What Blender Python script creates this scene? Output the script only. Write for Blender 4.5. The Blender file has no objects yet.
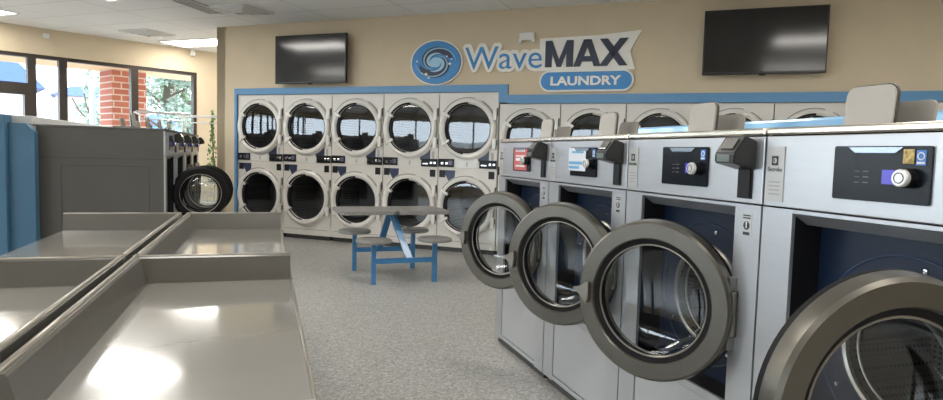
import bpy, bmesh, math, random
from math import sin, cos, pi, radians, degrees, atan2, sqrt
from mathutils import Matrix, Vector
random.seed(7)
SC = bpy.context.scene
COL = SC.collection

# ---------------------------------------------------------------- camera
cam_data = bpy.data.cameras.new('camera'); cam = bpy.data.objects.new('camera', cam_data); COL.objects.link(cam)
cam_data.sensor_fit = 'HORIZONTAL'; cam_data.sensor_width = 36.0; cam_data.lens = 36.0 * 640 / 943
cam_data.clip_start = 0.05; cam_data.clip_end = 300
YAW, PITCH, ROLL, CAMH = radians(17.865), radians(4.065), radians(1.5466), 1.22
F = Vector((sin(YAW)*cos(PITCH), cos(YAW)*cos(PITCH), -sin(PITCH)))
R0 = Vector((cos(YAW), -sin(YAW), 0)); U0 = R0.cross(F)
Rv = R0*cos(ROLL) + U0*sin(ROLL); Uv = -R0*sin(ROLL) + U0*cos(ROLL)
m = Matrix(((Rv.x, Uv.x, -F.x, 0), (Rv.y, Uv.y, -F.y, 0), (Rv.z, Uv.z, -F.z, CAMH), (0, 0, 0, 1)))
cam.matrix_world = m
SC.camera = cam
# ---------------------------------------------------------------- world, sun, exposure
w = bpy.data.worlds.new('sky'); SC.world = w; w.use_nodes = True
bg = w.node_tree.nodes['Background']; bg.inputs['Color'].default_value = (0.86, 0.925, 1.0, 1); bg.inputs['Strength'].default_value = 5.0
sd = bpy.data.lights.new('sun', 'SUN'); sd.energy = 3.2; sd.angle = radians(1.5); sd.color = (1, .95, .86)
so = bpy.data.objects.new('sun', sd); COL.objects.link(so)
so.rotation_euler = Vector((-0.75, -0.35, -0.85)).to_track_quat('-Z', 'Y').to_euler()
SC.view_settings.view_transform = 'Standard'; SC.view_settings.look = 'None'
SC.view_settings.exposure = 0.82; SC.view_settings.gamma = 1.0; SC.view_settings.use_curve_mapping = False
CEIL_LAMP = 9.5      # emission strength of the ceiling light diffusers

# ---------------------------------------------------------------- materials
MATS = {}
def mat(name, col=(.5,.5,.5), rough=.5, metal=0., spec=.5, coat=0., emit=None, estr=0.):
    if name in MATS: return MATS[name]
    M = bpy.data.materials.new(name); M.use_nodes = True
    b = M.node_tree.nodes['Principled BSDF']
    b.inputs['Base Color'].default_value = (*col, 1); b.inputs['Roughness'].default_value = rough
    b.inputs['Metallic'].default_value = metal; b.inputs['Specular IOR Level'].default_value = spec
    b.inputs['Coat Weight'].default_value = coat; b.inputs['Coat Roughness'].default_value = .05
    if emit: b.inputs['Emission Color'].default_value = (*emit, 1); b.inputs['Emission Strength'].default_value = estr
    MATS[name] = M; return M
def nodes(M): return M.node_tree.nodes, M.node_tree.links, M.node_tree.nodes['Principled BSDF']
def add_noise(M, scale, c1, c2, detail=4, stretch=(1,1,1), bump=0., rough=None):
    n, l, b = nodes(M)
    tc = n.new('ShaderNodeTexCoord'); mp = n.new('ShaderNodeMapping'); mp.inputs['Scale'].default_value = stretch
    no = n.new('ShaderNodeTexNoise'); no.inputs['Scale'].default_value = scale; no.inputs['Detail'].default_value = detail
    cr = n.new('ShaderNodeValToRGB'); cr.color_ramp.elements[0].position = .35; cr.color_ramp.elements[1].position = .65
    cr.color_ramp.elements[0].color = (*c1, 1); cr.color_ramp.elements[1].color = (*c2, 1)
    l.new(tc.outputs['Object'], mp.inputs['Vector']); l.new(mp.outputs[0], no.inputs['Vector'])
    l.new(no.outputs['Fac'], cr.inputs['Fac']); l.new(cr.outputs[0], b.inputs['Base Color'])
    if bump:
        bu = n.new('ShaderNodeBump'); bu.inputs['Strength'].default_value = bump; bu.inputs['Distance'].default_value = .01
        l.new(no.outputs['Fac'], bu.inputs['Height']); l.new(bu.outputs[0], b.inputs['Normal'])
    if rough:
        mr = n.new('ShaderNodeMapRange'); mr.inputs['To Min'].default_value = rough[0]; mr.inputs['To Max'].default_value = rough[1]
        l.new(no.outputs['Fac'], mr.inputs['Value']); l.new(mr.outputs[0], b.inputs['Roughness'])
    return M

m_wall = add_noise(mat('wall_paint', rough=.8), 3, (.62,.52,.37), (.65,.545,.39))
m_silver = add_noise(mat('brushed_silver', (.6,.62,.66), .34, .75), 6, (.55,.565,.59), (.57,.585,.61), stretch=(1,1,8), rough=(.33,.40))
m_silver_low = add_noise(mat('silver_panel', (.6,.62,.66), .3, .55), 2, (.55,.565,.59), (.58,.595,.62), rough=(.25,.36))
m_top = mat('polished_top_steel', (.74,.68,.58), .22, .9)
m_darkbody = add_noise(mat('dark_grey_side_panel', rough=.45), 2, (.066,.062,.055), (.073,.069,.061))
m_ring = add_noise(mat('bronze_grey_ring', (.25,.24,.21), .3, .7), 8, (.135,.126,.107), (.148,.138,.118), rough=(.26,.36))
m_black = mat('black_plastic', (.010,.010,.012), .45, 0., .3)
m_rubber = mat('black_rubber', (.010,.010,.011), .6, 0., .2)
m_chrome = mat('chrome', (.8,.8,.8), .08, 1.)
m_blue_in = mat('dark_blue_panel', (.004,.012,.034), .4, 0., .4)
m_display = mat('display_glass', (.006,.008,.012), .22, 0., .25, 0.)
m_screen = mat('blue_lcd', (.03,.025,.2), .2, emit=(.10,.08,.75), estr=.3)
m_lcd = mat('grey_lcd', (.16,.19,.17), .2)
m_plate = mat('grey_brand_plate', (.50,.50,.49), .35, .2)
m_ink = mat('dark_ink', (.03,.03,.035), .5)
m_paper = mat('paper_white', (.82,.82,.8), .6)
m_gold = add_noise(mat('gold_sticker', rough=.4), 90, (.25,.16,.03), (.75,.55,.2))
m_stkblue = mat('blue_sticker', (.07,.22,.62), .4)
m_dial = mat('dial_silver', (.78,.77,.74), .25, .3)
m_blue = add_noise(mat('blue_laminate', rough=.35), 3, (.045,.122,.20), (.05,.132,.215))
m_trim = mat('blue_trim_paint', (.11,.28,.50), .45)
m_bulk = mat('pale_blue_gloss', (.22,.47,.75), .2, 0, .5, 1.)
m_bulkg = mat('pale_grey_laminate', (.45,.46,.45), .3)
m_dryer = add_noise(mat('dryer_enamel', rough=.38), 1.5, (.66,.63,.58), (.70,.67,.62))
m_dryring = mat('dryer_door_enamel', (.72,.70,.655), .28, 0, .5, .3)
m_dark = mat('dark_gap', (.03,.03,.03), .6)
m_navy = mat('navy_sticker', (.03,.04,.085), .35)
m_tv = mat('tv_bezel', (.01,.01,.011), .3)
m_tvs = mat('tv_screen', (.012,.011,.011), .12, 0, .6)
m_white = mat('white_plastic', (.78,.77,.74), .4)
m_frame = mat('bronze_window_frame', (.055,.045,.038), .4, .3)
m_lid = add_noise(mat('beige_grey_lid', rough=.4), 4, (.37,.35,.32), (.40,.38,.345))
m_lid2 = mat('brown_grey_lid', (.27,.25,.22), .4)
m_edge = mat('dark_edge', (.06,.055,.05), .4)
m_steelblue = mat('blue_steel_tube', (.045,.19,.40), .3, 0, .5, .4)
m_seat = add_noise(mat('grey_seat', rough=.4), 60, (.19,.185,.175), (.25,.245,.23))
m_sgnw = mat('sign_white', (.86,.84,.78), .5); m_sgnb = mat('sign_blue', (.03,.235,.56), .4)
m_sgnn = mat('sign_navy', (.022,.028,.06), .45); m_sgnl = mat('sign_light_blue', (.33,.58,.75), .45)
m_kick = mat('kick_strip', (.05,.05,.05), .5)

# folding tables: grey-brown glossy laminate, painted lighter where lit and darker in shade
m_laminate_lit = add_noise(mat('grey_laminate_lit', rough=.12, coat=1.), 1.6, (.25,.24,.215), (.27,.26,.235), rough=(.10,.2))
m_laminate_shaded = add_noise(mat('grey_laminate_shaded', rough=.25, coat=.3), 2, (.105,.10,.088), (.115,.11,.097))
m_bull = mat('table_edge_strip', (.30,.275,.235), .3, .3)
m_laminate_lit.node_tree.nodes['Principled BSDF'].inputs['Coat Roughness'].default_value = .08

# dryer glass: dark tinted window
def glass_mat(name, tint, mixf, rough=.02):
    M = bpy.data.materials.new(name); M.use_nodes = True; n = M.node_tree.nodes; l = M.node_tree.links
    n.remove(n['Principled BSDF']); out = n['Material Output']
    t = n.new('ShaderNodeBsdfTransparent'); t.inputs[0].default_value = (*tint, 1)
    g = n.new('ShaderNodeBsdfGlossy'); g.inputs['Roughness'].default_value = rough; g.inputs[0].default_value = (.95,.97,1,1)
    fr = n.new('ShaderNodeLayerWeight'); fr.inputs[0].default_value = .5
    pw = n.new('ShaderNodeMath'); pw.operation = 'POWER'; pw.inputs[1].default_value = 4.; l.new(fr.outputs['Facing'], pw.inputs[0])
    ma = n.new('ShaderNodeMath'); ma.operation = 'ADD'; ma.inputs[1].default_value = mixf; ma.use_clamp = True
    mx = n.new('ShaderNodeMixShader')
    l.new(pw.outputs[0], ma.inputs[0]); l.new(ma.outputs[0], mx.inputs[0]); l.new(t.outputs[0], mx.inputs[1]); l.new(g.outputs[0], mx.inputs[2])
    l.new(mx.outputs[0], out.inputs[0]); return M
m_glass = glass_mat('door_bowl_glass', (.80,.83,.84), .08)
m_pane = glass_mat('window_glass', (.93,.96,.97), .01)
m_dglass = glass_mat('dryer_tinted_glass', (.50,.52,.54), .085)

# perforated drum
m_drum = mat('perforated_drum', (.15,.15,.15), .35, .8)
def perf(M, c_hole, c_steel, scale):
    n, l, b = nodes(M)
    tc = n.new('ShaderNodeTexCoord'); v = n.new('ShaderNodeTexVoronoi'); v.inputs['Scale'].default_value = scale; v.inputs['Randomness'].default_value = 0.
    cr = n.new('ShaderNodeValToRGB'); cr.color_ramp.elements[0].position = .28; cr.color_ramp.elements[1].position = .36
    cr.color_ramp.elements[0].color = (*c_hole,1); cr.color_ramp.elements[1].color = (*c_steel,1)
    l.new(tc.outputs['Object'], v.inputs['Vector']); l.new(v.outputs['Distance'], cr.inputs['Fac']); l.new(cr.outputs[0], b.inputs['Base Color'])
perf(m_drum, (.012,.012,.012), (.085,.08,.075), 60)
m_ddrum = mat('dryer_drum', (.3,.3,.3), .4, .6); perf(m_ddrum, (.03,.03,.03), (.30,.29,.28), 30)

# floor: grey epoxy flake
m_floor = mat('flake_floor', (.5,.5,.5), .32, 0, .4)
def floor_nodes():
    n, l, b = nodes(m_floor)
    tc = n.new('ShaderNodeTexCoord')
    v = n.new('ShaderNodeTexVoronoi'); v.inputs['Scale'].default_value = 95
    r1 = n.new('ShaderNodeValToRGB'); e = r1.color_ramp.elements
    e[0].position = 0; e[0].color = (.25,.245,.225,1); e[1].position = 1; e[1].color = (.62,.61,.58,1)
    for p, c in ((.25,(.36,.355,.33)), (.45,(.41,.405,.38)), (.75,(.46,.455,.43))):
        q = r1.color_ramp.elements.new(p); q.color = (*c,1)
    sep = n.new('ShaderNodeSeparateColor')
    no = n.new('ShaderNodeTexNoise'); no.inputs['Scale'].default_value = .8; no.inputs['Detail'].default_value = 3
    mr = n.new('ShaderNodeMapRange'); mr.inputs['To Min'].default_value = .82; mr.inputs['To Max'].default_value = .94
    mx = n.new('ShaderNodeVectorMath'); mx.operation = 'SCALE'
    l.new(tc.outputs['Object'], v.inputs['Vector']); l.new(v.outputs['Color'], sep.inputs[0]); l.new(sep.outputs[0], r1.inputs['Fac'])
    l.new(tc.outputs['Object'], no.inputs['Vector']); l.new(no.outputs['Fac'], mr.inputs['Value'])
    l.new(r1.outputs[0], mx.inputs[0]); l.new(mr.outputs[0], mx.inputs['Scale']); l.new(mx.outputs[0], b.inputs['Base Color'])
floor_nodes()
# ceiling tiles
m_ceil = mat('ceiling_tile', (.7,.7,.7), .85)
def brick_nodes(M, c1, c2, mort, bw, rh, ms, offs, rotz=0., bump=0., axis=None, freq=2):
    n, l, b = nodes(M)
    tc = n.new('ShaderNodeTexCoord'); mp = n.new('ShaderNodeMapping'); mp.inputs['Rotation'].default_value = axis or (0,0,rotz)
    br = n.new('ShaderNodeTexBrick'); br.offset = offs; br.offset_frequency = freq
    br.inputs['Color1'].default_value = (*c1,1); br.inputs['Color2'].default_value = (*c2,1); br.inputs['Mortar'].default_value = (*mort,1)
    br.inputs['Scale'].default_value = 1; br.inputs['Mortar Size'].default_value = ms; br.inputs['Brick Width'].default_value = bw; br.inputs['Row Height'].default_value = rh
    br.inputs['Mortar Smooth'].default_value = .1
    l.new(tc.outputs['Object'], mp.inputs['Vector']); l.new(mp.outputs[0], br.inputs['Vector']); l.new(br.outputs['Color'], b.inputs['Base Color'])
    if bump:
        bu = n.new('ShaderNodeBump'); bu.inputs['Strength'].default_value = bump; bu.invert = True
        l.new(br.outputs['Fac'], bu.inputs['Height']); l.new(bu.outputs[0], b.inputs['Normal'])
brick_nodes(m_ceil, (.82,.81,.79), (.80,.79,.775), (.66,.65,.63), 1.22, .61, .012, 0., rotz=radians(39.49))
m_brick = mat('red_brick', (.5,.2,.15), .85)
brick_nodes(m_brick, (.50,.17,.12), (.42,.13,.09), (.66,.55,.50), .30, .125, .014, .5, axis=(radians(90),0,0), bump=.4)

# ---------------------------------------------------------------- mesh helpers
def bm_new(): return bmesh.new()
def box(bm, x0, x1, y0, y1, z0, z1, bev=0., M=None):
    g = bmesh.ops.create_cube(bm, size=1); vs = g['verts']
    for v in vs:
        v.co = Vector((x0 + (v.co.x+.5)*(x1-x0), y0 + (v.co.y+.5)*(y1-y0), z0 + (v.co.z+.5)*(z1-z0)))
    if bev > 0:
        es = list({e for v in vs for e in v.link_edges})
        r = bmesh.ops.bevel(bm, geom=es, offset=bev, segments=2, affect='EDGES', profile=.5)
        vs = [v for v in r['verts']] + [v for v in vs if v.is_valid]
        vs = list(set(vs))
    if M is not None: bmesh.ops.transform(bm, matrix=M, verts=vs)
    return vs
def axis_matrix(axis):
    z = Vector(axis).normalized(); return z.to_track_quat('Z', 'Y').to_matrix().to_4x4()
def lathe(bm, prof, center, axis, n=48, closed=False):
    """prof: list of (r, d) with d along axis"""
    A = Matrix.Translation(Vector(center)) @ axis_matrix(axis)
    rings = []
    for r, d in prof:
        if r < 1e-6: rings.append([bm.verts.new(A @ Vector((0,0,d)))])
        else: rings.append([bm.verts.new(A @ Vector((r*cos(2*pi*k/n), r*sin(2*pi*k/n), d))) for k in range(n)])
    prs = list(zip(rings[:-1], rings[1:]))
    if closed: prs.append((rings[-1], rings[0]))
    for a, b in prs:
        for k in range(n):
            k2 = (k+1) % n
            if len(a) == 1 and len(b) == 1: continue
            if len(a) == 1: f = (a[0], b[k], b[k2])
            elif len(b) == 1: f = (a[k], a[k2], b[0])
            else: f = (a[k], a[k2], b[k2], b[k])
            fc = bm.faces.new(f); fc.smooth = True
    return rings
def torus(bm, R, r, center, axis, n=48, m_=8):
    lathe(bm, [(R + r*cos(2*pi*j/m_), r*sin(2*pi*j/m_)) for j in range(m_)], center, axis, n, closed=True)
def tube(bm, pts, r, n=8):
    prev = None
    for i, p in enumerate(pts):
        p = Vector(p); a = Vector(pts[max(i-1,0)]); b = Vector(pts[min(i+1,len(pts)-1)])
        q = (b-a).normalized().to_track_quat('Z', 'Y')
        ring = [bm.verts.new(p + q @ Vector((r*cos(2*pi*k/n), r*sin(2*pi*k/n), 0))) for k in range(n)]
        if prev:
            for k in range(n):
                f = bm.faces.new((prev[k], prev[(k+1)%n], ring[(k+1)%n], ring[k])); f.smooth = True
        else: bm.faces.new(ring[::-1])
        prev = ring
    bm.faces.new(prev)
def bar(bm, a, b, wx, wy, up=(0,0,1)):
    a, b = Vector(a), Vector(b); z = (b-a).normalized(); x = z.cross(Vector(up))
    if x.length < 1e-4: x = Vector((1,0,0))
    x.normalize(); y = z.cross(x)
    vs = []
    for p in (a, b):
        for sx, sy in ((-1,-1),(1,-1),(1,1),(-1,1)): vs.append(bm.verts.new(p + x*sx*wx/2 + y*sy*wy/2))
    for f in ((3,2,1,0),(4,5,6,7),(0,1,5,4),(1,2,6,5),(2,3,7,6),(3,0,4,7)): bm.faces.new([vs[i] for i in f])
def prism(bm, poly, fn, d0, d1):
    """poly 2d points, fn(p,d)->3d"""
    a = [bm.verts.new(fn(p, d0)) for p in poly]; b = [bm.verts.new(fn(p, d1)) for p in poly]
    n = len(poly)
    bm.faces.new(a); bm.faces.new(b[::-1])
    for k in range(n): bm.faces.new((a[k], b[k], b[(k+1)%n], a[(k+1)%n]))
def rrect(x0, x1, y0, y1, r, n=6, corners=(1,1,1,1)):
    pts = []
    for (cx, cy, a0), c in zip(((x1-r, y0+r, -90), (x1-r, y1-r, 0), (x0+r, y1-r, 90), (x0+r, y0+r, 180)), corners):
        if not c:
            pts.append({-90:(x1,y0), 0:(x1,y1), 90:(x0,y1), 180:(x0,y0)}[a0]); continue
        for k in range(n+1):
            t = radians(a0 + 90*k/n); pts.append((cx + r*cos(t), cy + r*sin(t)))
    return pts
def finish(bm):
    bmesh.ops.recalc_face_normals(bm, faces=bm.faces)
    for e in bm.edges:
        if len(e.link_faces) == 2 and e.calc_face_angle(0) > .6: e.smooth = False
def obj(name, bm, material, parent=None, loc=None, rotz=None, smooth=False):
    finish(bm)
    me = bpy.data.meshes.new(name); bm.to_mesh(me); bm.free()
    if smooth:
        for p in me.polygons: p.use_smooth = True
    me.materials.append(material)
    o = bpy.data.objects.new(name, me); COL.objects.link(o)
    if parent: o.parent = parent
    if loc is not None: o.location = loc
    if rotz is not None: o.rotation_euler = (0,0,rotz)
    return o
def objs(name, bm, material, parent=None, dist=.012):
    """like obj(), but every separate piece (islands farther apart than dist) becomes its own part"""
    bmesh.ops.remove_doubles(bm, verts=bm.verts, dist=1e-5); finish(bm); seen = {}; isl = []
    for v in bm.verts:
        if v in seen: continue
        st = [v]; seen[v] = len(isl); cur = [v]
        while st:
            a = st.pop()
            for e in a.link_edges:
                b = e.other_vert(a)
                if b not in seen: seen[b] = len(isl); st.append(b); cur.append(b)
        isl.append(cur)
    out_ = []
    for cur in isl:
        b2 = bmesh.new(); mp = {v: b2.verts.new(v.co) for v in cur}; cs = set(cur)
        for f in bm.faces:
            if f.verts[0] in cs: nf = b2.faces.new([mp[v] for v in f.verts]); nf.smooth = f.smooth
        out_.append(obj(name, b2, material, parent))
    bm.free(); return out_
def tag(o, label, cat, group=None, kind=None):
    if label: o['label'] = label
    if cat: o['category'] = cat
    if group: o['group'] = group
    if kind: o['kind'] = kind
    return o
def thing(name, label, cat, loc=(0,0,0), rotz=0., group=None):
    o = bpy.data.objects.new(name, None); COL.objects.link(o); o.empty_display_size = .1
    o.location = loc; o.rotation_euler = (0,0,rotz)
    return tag(o, label, cat, group)
def struct(name, bm, material, parent=None, **k):
    o = obj(name, bm, material, parent, **k)
    if not parent: o['kind'] = 'structure'
    return o
def copy_tree(o, parent=None):
    c = o.copy(); COL.objects.link(c); c.parent = parent
    for ch in list(o.children): copy_tree(ch, c)
    return c
def text_bm(s, x0, x1, z0, z1, y, depth=.004, offset=0., face=-1, axis='y'):
    """text mesh fitted in a box; faces local -Y (axis y) or local -X (axis x, where the x values run along -Y)"""
    cu = bpy.data.curves.new('txt', 'FONT'); cu.body = s; cu.offset = offset; cu.extrude = .001; cu.resolution_u = 3
    t = bpy.data.objects.new('txt', cu); COL.objects.link(t)
    dg = bpy.context.evaluated_depsgraph_get(); me = bpy.data.meshes.new_from_object(t.evaluated_get(dg))
    xs = [v.co.x for v in me.vertices]; ys = [v.co.y for v in me.vertices]
    a, b, c, d = min(xs), max(xs), min(ys), max(ys)
    bm = bmesh.new()
    for v in me.vertices:
        u = x0 + (v.co.x-a)/(b-a)*(x1-x0); q = z0 + (v.co.y-c)/(d-c)*(z1-z0); e = depth/2 if v.co.z > 0 else -depth/2
        if axis == 'y': v.co = (u, y - e, q)
        else: v.co = (y - e, u, q)
    bm.from_mesh(me); bpy.data.meshes.remove(me); bpy.data.objects.remove(t); bpy.data.curves.remove(cu)
    bmesh.ops.remove_doubles(bm, verts=bm.verts, dist=1e-5)
    return bm

# ================================================================ SETTING
WA = radians(-39.49); WD = Vector((cos(WA), sin(WA), 0)); WI = Vector((-sin(WA), cos(WA), 0))   # along dryer wall, into wall
WO = Vector((-.381, 9.745, 0))
CEILZ = 2.935
def wp(u, v=0., z=0.): return WO + WD*u + WI*v + Vector((0,0,z))
P1 = wp(-.383); P1b = wp(-.383, 2.9)
C1 = Vector((-1.174, 12.484, 0)); GD = Vector((-.859, -.512, 0)); GO = Vector((-.512, .859, 0))   # glass wall dir, outward
def gp(u, v=0., z=0.): return C1 + GD*u + GO*v + Vector((0,0,z))
C2 = gp(13.0); C3 = Vector((-7.5, -5.0, 0)); C4 = Vector((5.5, -5.0, 0)); C5 = wp(11.5)
NK = C1 + Vector((.90, .42, 0)).normalized()*2.6
poly = [C1, NK, P1b, P1, C5, C4, C3, C2]
def slab(name, pts, z0, z1, material):
    bm = bm_new(); prism(bm, [(p.x, p.y) for p in pts], lambda p, d: Vector((p[0], p[1], d)), z0, z1)
    bmesh.ops.triangulate(bm, faces=[f for f in bm.faces if len(f.verts) > 4])
    return struct(name, bm, material)
hull = [C1 + Vector((-.3,.3,0)), NK + Vector((.9,.6,0)), C5 + Vector((.6,.5,0)), C4 + Vector((.3,-.3,0)), C3 + Vector((-.3,-.3,0)), C2 + Vector((-.4,0,0))]
slab('floor', hull, -.12, 0, m_floor)
slab('ceiling', hull, CEILZ, CEILZ + .12, m_ceil)
def wall(name, a, b, out, z0=0., z1=CEILZ, t=.15, material=None):
    a, b, o = Vector(a), Vector(b), Vector(out).normalized()*t
    bm = bm_new(); prism(bm, [(p.x,p.y) for p in (a, b, b+o, a+o)], lambda p, d: Vector((p[0],p[1],d)), z0, z1)
    return struct(name, bm, material or m_wall)
# beige wall above and beside the dryers (dryer fronts stand flush with it)
bm = bm_new()
MW = Matrix.Translation(WO) @ Matrix.Rotation(WA, 4, 'Z')
box(bm, -.383, 4.0, 0, .15, 2.0, CEILZ, M=MW)
box(bm, 4.0, 11.5, 0, .15, 1.86, CEILZ, M=MW)
box(bm, -.383, -.03, 0, .15, 0, 2.0, M=MW)
struct('wall_back', bm, m_wall)
wall('wall_return', P1 + WD*.0, P1b, WD)
wall('wall_nook', C1, NK, Vector((-.42,.9,0)))
wall('wall_right', C5, C4, Vector((.9,-.3,0)))
# wall behind the dryers
bm = bm_new(); box(bm, -.383, 11.5, .95, 1.05, 0, CEILZ, M=MW); struct('wall_plenum', bm, m_wall)

# glazed front wall: beige header, bronze frames, glass, door
bm = bm_new()
MG = Matrix.Translation(C1) @ Matrix.Rotation(atan2(GD.y, GD.x), 4, 'Z')     # local x along glass wall, local +y = ?
YO = 1 if (MG.to_3x3() @ Vector((0,1,0))).dot(GO) > 0 else -1                # sign of outward in local y
def gbox(bm, u0, u1, v0, v1, z0, z1): box(bm, u0, u1, min(v0*YO, v1*YO), max(v0*YO, v1*YO), z0, z1, M=MG)
gbox(bm, 0, 13, 0, .2, 2.54, CEILZ); gbox(bm, 2.6, 13, 0, .2, 0, .3) if False else None
gbox(bm, -.12, .0, 0, .2, 0, CEILZ)
struct('wall_front', bm, m_wall)
muls = [.04, 1.04, 2.10]
def window(n, u0, u1, z0, z1):
    bm = bm_new(); s = .055
    gbox(bm, u0, u0+s, .02, .12, z0, z1); gbox(bm, u1-s, u1, .02, .12, z0, z1)
    gbox(bm, u0+s, u1-s, .02, .12, z1-s, z1); gbox(bm, u0+s, u1-s, .02, .12, z0, z0+s)
    f = struct('window_%d' % n, bm, m_frame)
    bm = bm_new(); gbox(bm, u0+s, u1-s, .065, .072, z0+s, z1-s); obj('pane', bm, m_pane, f)
window(1, .0, 1.045, 0, 2.54); window(2, 1.045, 2.09, 0, 2.54); window(3, 2.09, 2.50, 0, 2.54)
window(4, 2.50, 3.55, 2.05, 2.54)
# door with its wide bronze frame under the transom
bm = bm_new(); gbox(bm, 2.50, 2.60, .02, .14, 0, 2.05); gbox(bm, 3.45, 3.55, .02, .14, 0, 2.05); gbox(bm, 2.60, 3.45, .02, .14, 1.93, 2.05); gbox(bm, 2.60, 3.45, .02, .14, 0, .12)
d1 = struct('door_1', bm, m_frame)
bm = bm_new(); gbox(bm, 2.60, 3.45, .07, .077, .12, 1.93); obj('pane', bm, m_pane, d1)
bm = bm_new(); tube(bm, [MG @ Vector((3.38, YO*(-.03), .95)), MG @ Vector((3.38, YO*(-.03), 1.25))], .012); obj('door_handle', bm, m_chrome, d1)
k = 5; u = 3.55
while u < 12.9:
    u2 = min(u + 1.18, 13.0); window(k, u, u2, 0, 2.54); k += 1; u = u2
# unseen walls: side glazing added for daylight, rear made solid to hold light back
def glazed(name, a, b, out, n, kk):
    a, b = Vector(a), Vector(b); L = (b-a).length; ang = atan2((b-a).y, (b-a).x)
    MM = Matrix.Translation(a) @ Matrix.Rotation(ang, 4, 'Z'); s_ = 1 if (MM.to_3x3() @ Vector((0,1,0))).dot(Vector(out)) > 0 else -1
    bm = bm_new(); box(bm, 0, L, min(0,.2*s_), max(0,.2*s_), 2.54, CEILZ, M=MM); box(bm, 0, L, min(0,.2*s_), max(0,.2*s_), 0, .75, M=MM); struct(name, bm, m_wall)
    for i in range(n):
        u0, u1 = L*i/n, L*(i+1)/n; bm = bm_new(); s = .05
        y0, y1 = sorted((.04*s_, .12*s_)); ym0, ym1 = sorted((.07*s_, .08*s_))
        box(bm, u0, u0+s, y0, y1, .75, 2.54, M=MM); box(bm, u1-s, u1, y0, y1, .75, 2.54, M=MM)
        box(bm, u0+s, u1-s, y0, y1, 2.49, 2.54, M=MM); box(bm, u0+s, u1-s, y0, y1, .75, .80, M=MM)
        f = struct('window_%d' % kk, bm, m_frame); kk += 1
        bm = bm_new(); box(bm, u0+s, u1-s, ym0, ym1, .80, 2.49, M=MM); obj('pane', bm, m_pane, f)
    return kk
k = glazed('wall_left', C2, C3, Vector((-1,-.4,0)), 6, k)
wall('wall_rear', C3, C4, Vector((0,-1,0)))

# blue trim stepping along the tops of the dryers
bm = bm_new()
box(bm, -.04, 4.04, -.03, .0, 1.975, 2.06, M=MW); box(bm, -.04, .0, -.03, .0, 0, 1.975, M=MW)
box(bm, 3.93, 4.04, -.03, .0, 1.845, 1.975, M=MW)
struct('trim_1', bm, m_trim)
bm = bm_new(); box(bm, 4.04, 11.5, -.03, .0, 1.835, 1.935, M=MW); struct('trim_2', bm, m_trim)

# ================================================================ DRYERS
def ellipse_arc(cx, cz, r, a0, a1, n):
    return [(cx + r*cos(radians(a0+(a1-a0)*k/n)), cz + r*sin(radians(a0+(a1-a0)*k/n))) for k in range(n+1)]
def arc_band(bm, cx, cz, r0, r1, a0, a1, y0, y1, n=14):
    o_ = ellipse_arc(cx, cz, r1, a0, a1, n) + ellipse_arc(cx, cz, r0, a1, a0, n)
    # build as quads to stay clean
    for k in range(n):
        q = [o_[k], o_[k+1], o_[2*n+1-(k+1)], o_[2*n+1-k]]
        prism(bm, q, lambda p, d: Vector((p[0], d, p[1])), y0, y1)
def plate_hole(bm, x0, x1, z0, z1, holes, y, n=32):
    """flat plate at depth y facing -Y, split in bands with one round hole each: holes=[(cx,cz,r,zlo,zhi)]"""
    for cx, cz, r, zl, zh in holes:
        for k in range(n):
            t0, t1 = 2*pi*k/n, 2*pi*(k+1)/n
            def outer(t):
                c, s = cos(t), sin(t)
                tx = (x1-cx)/c if c > 1e-9 else ((x0-cx)/c if c < -1e-9 else 1e9)
                tz = (zh-cz)/s if s > 1e-9 else ((zl-cz)/s if s < -1e-9 else 1e9)
                q = min(tx, tz); return (cx+q*c, cz+q*s)
            a, b = outer(t0), outer(t1)
            pts = [(cx+r*cos(t0), cz+r*sin(t0)), a]
            # insert a corner when the two outer points lie on different sides
            if abs(a[0]-b[0]) > 1e-6 and abs(a[1]-b[1]) > 1e-6:
                pts.append((x1 if (a[0]+b[0])/2 > cx else x0, zh if (a[1]+b[1])/2 > cz else zl))
            pts += [b, (cx+r*cos(t1), cz+r*sin(t1))]
            bm.faces.new([bm.verts.new(Vector((p[0], y, p[1]))) for p in pts])
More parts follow.
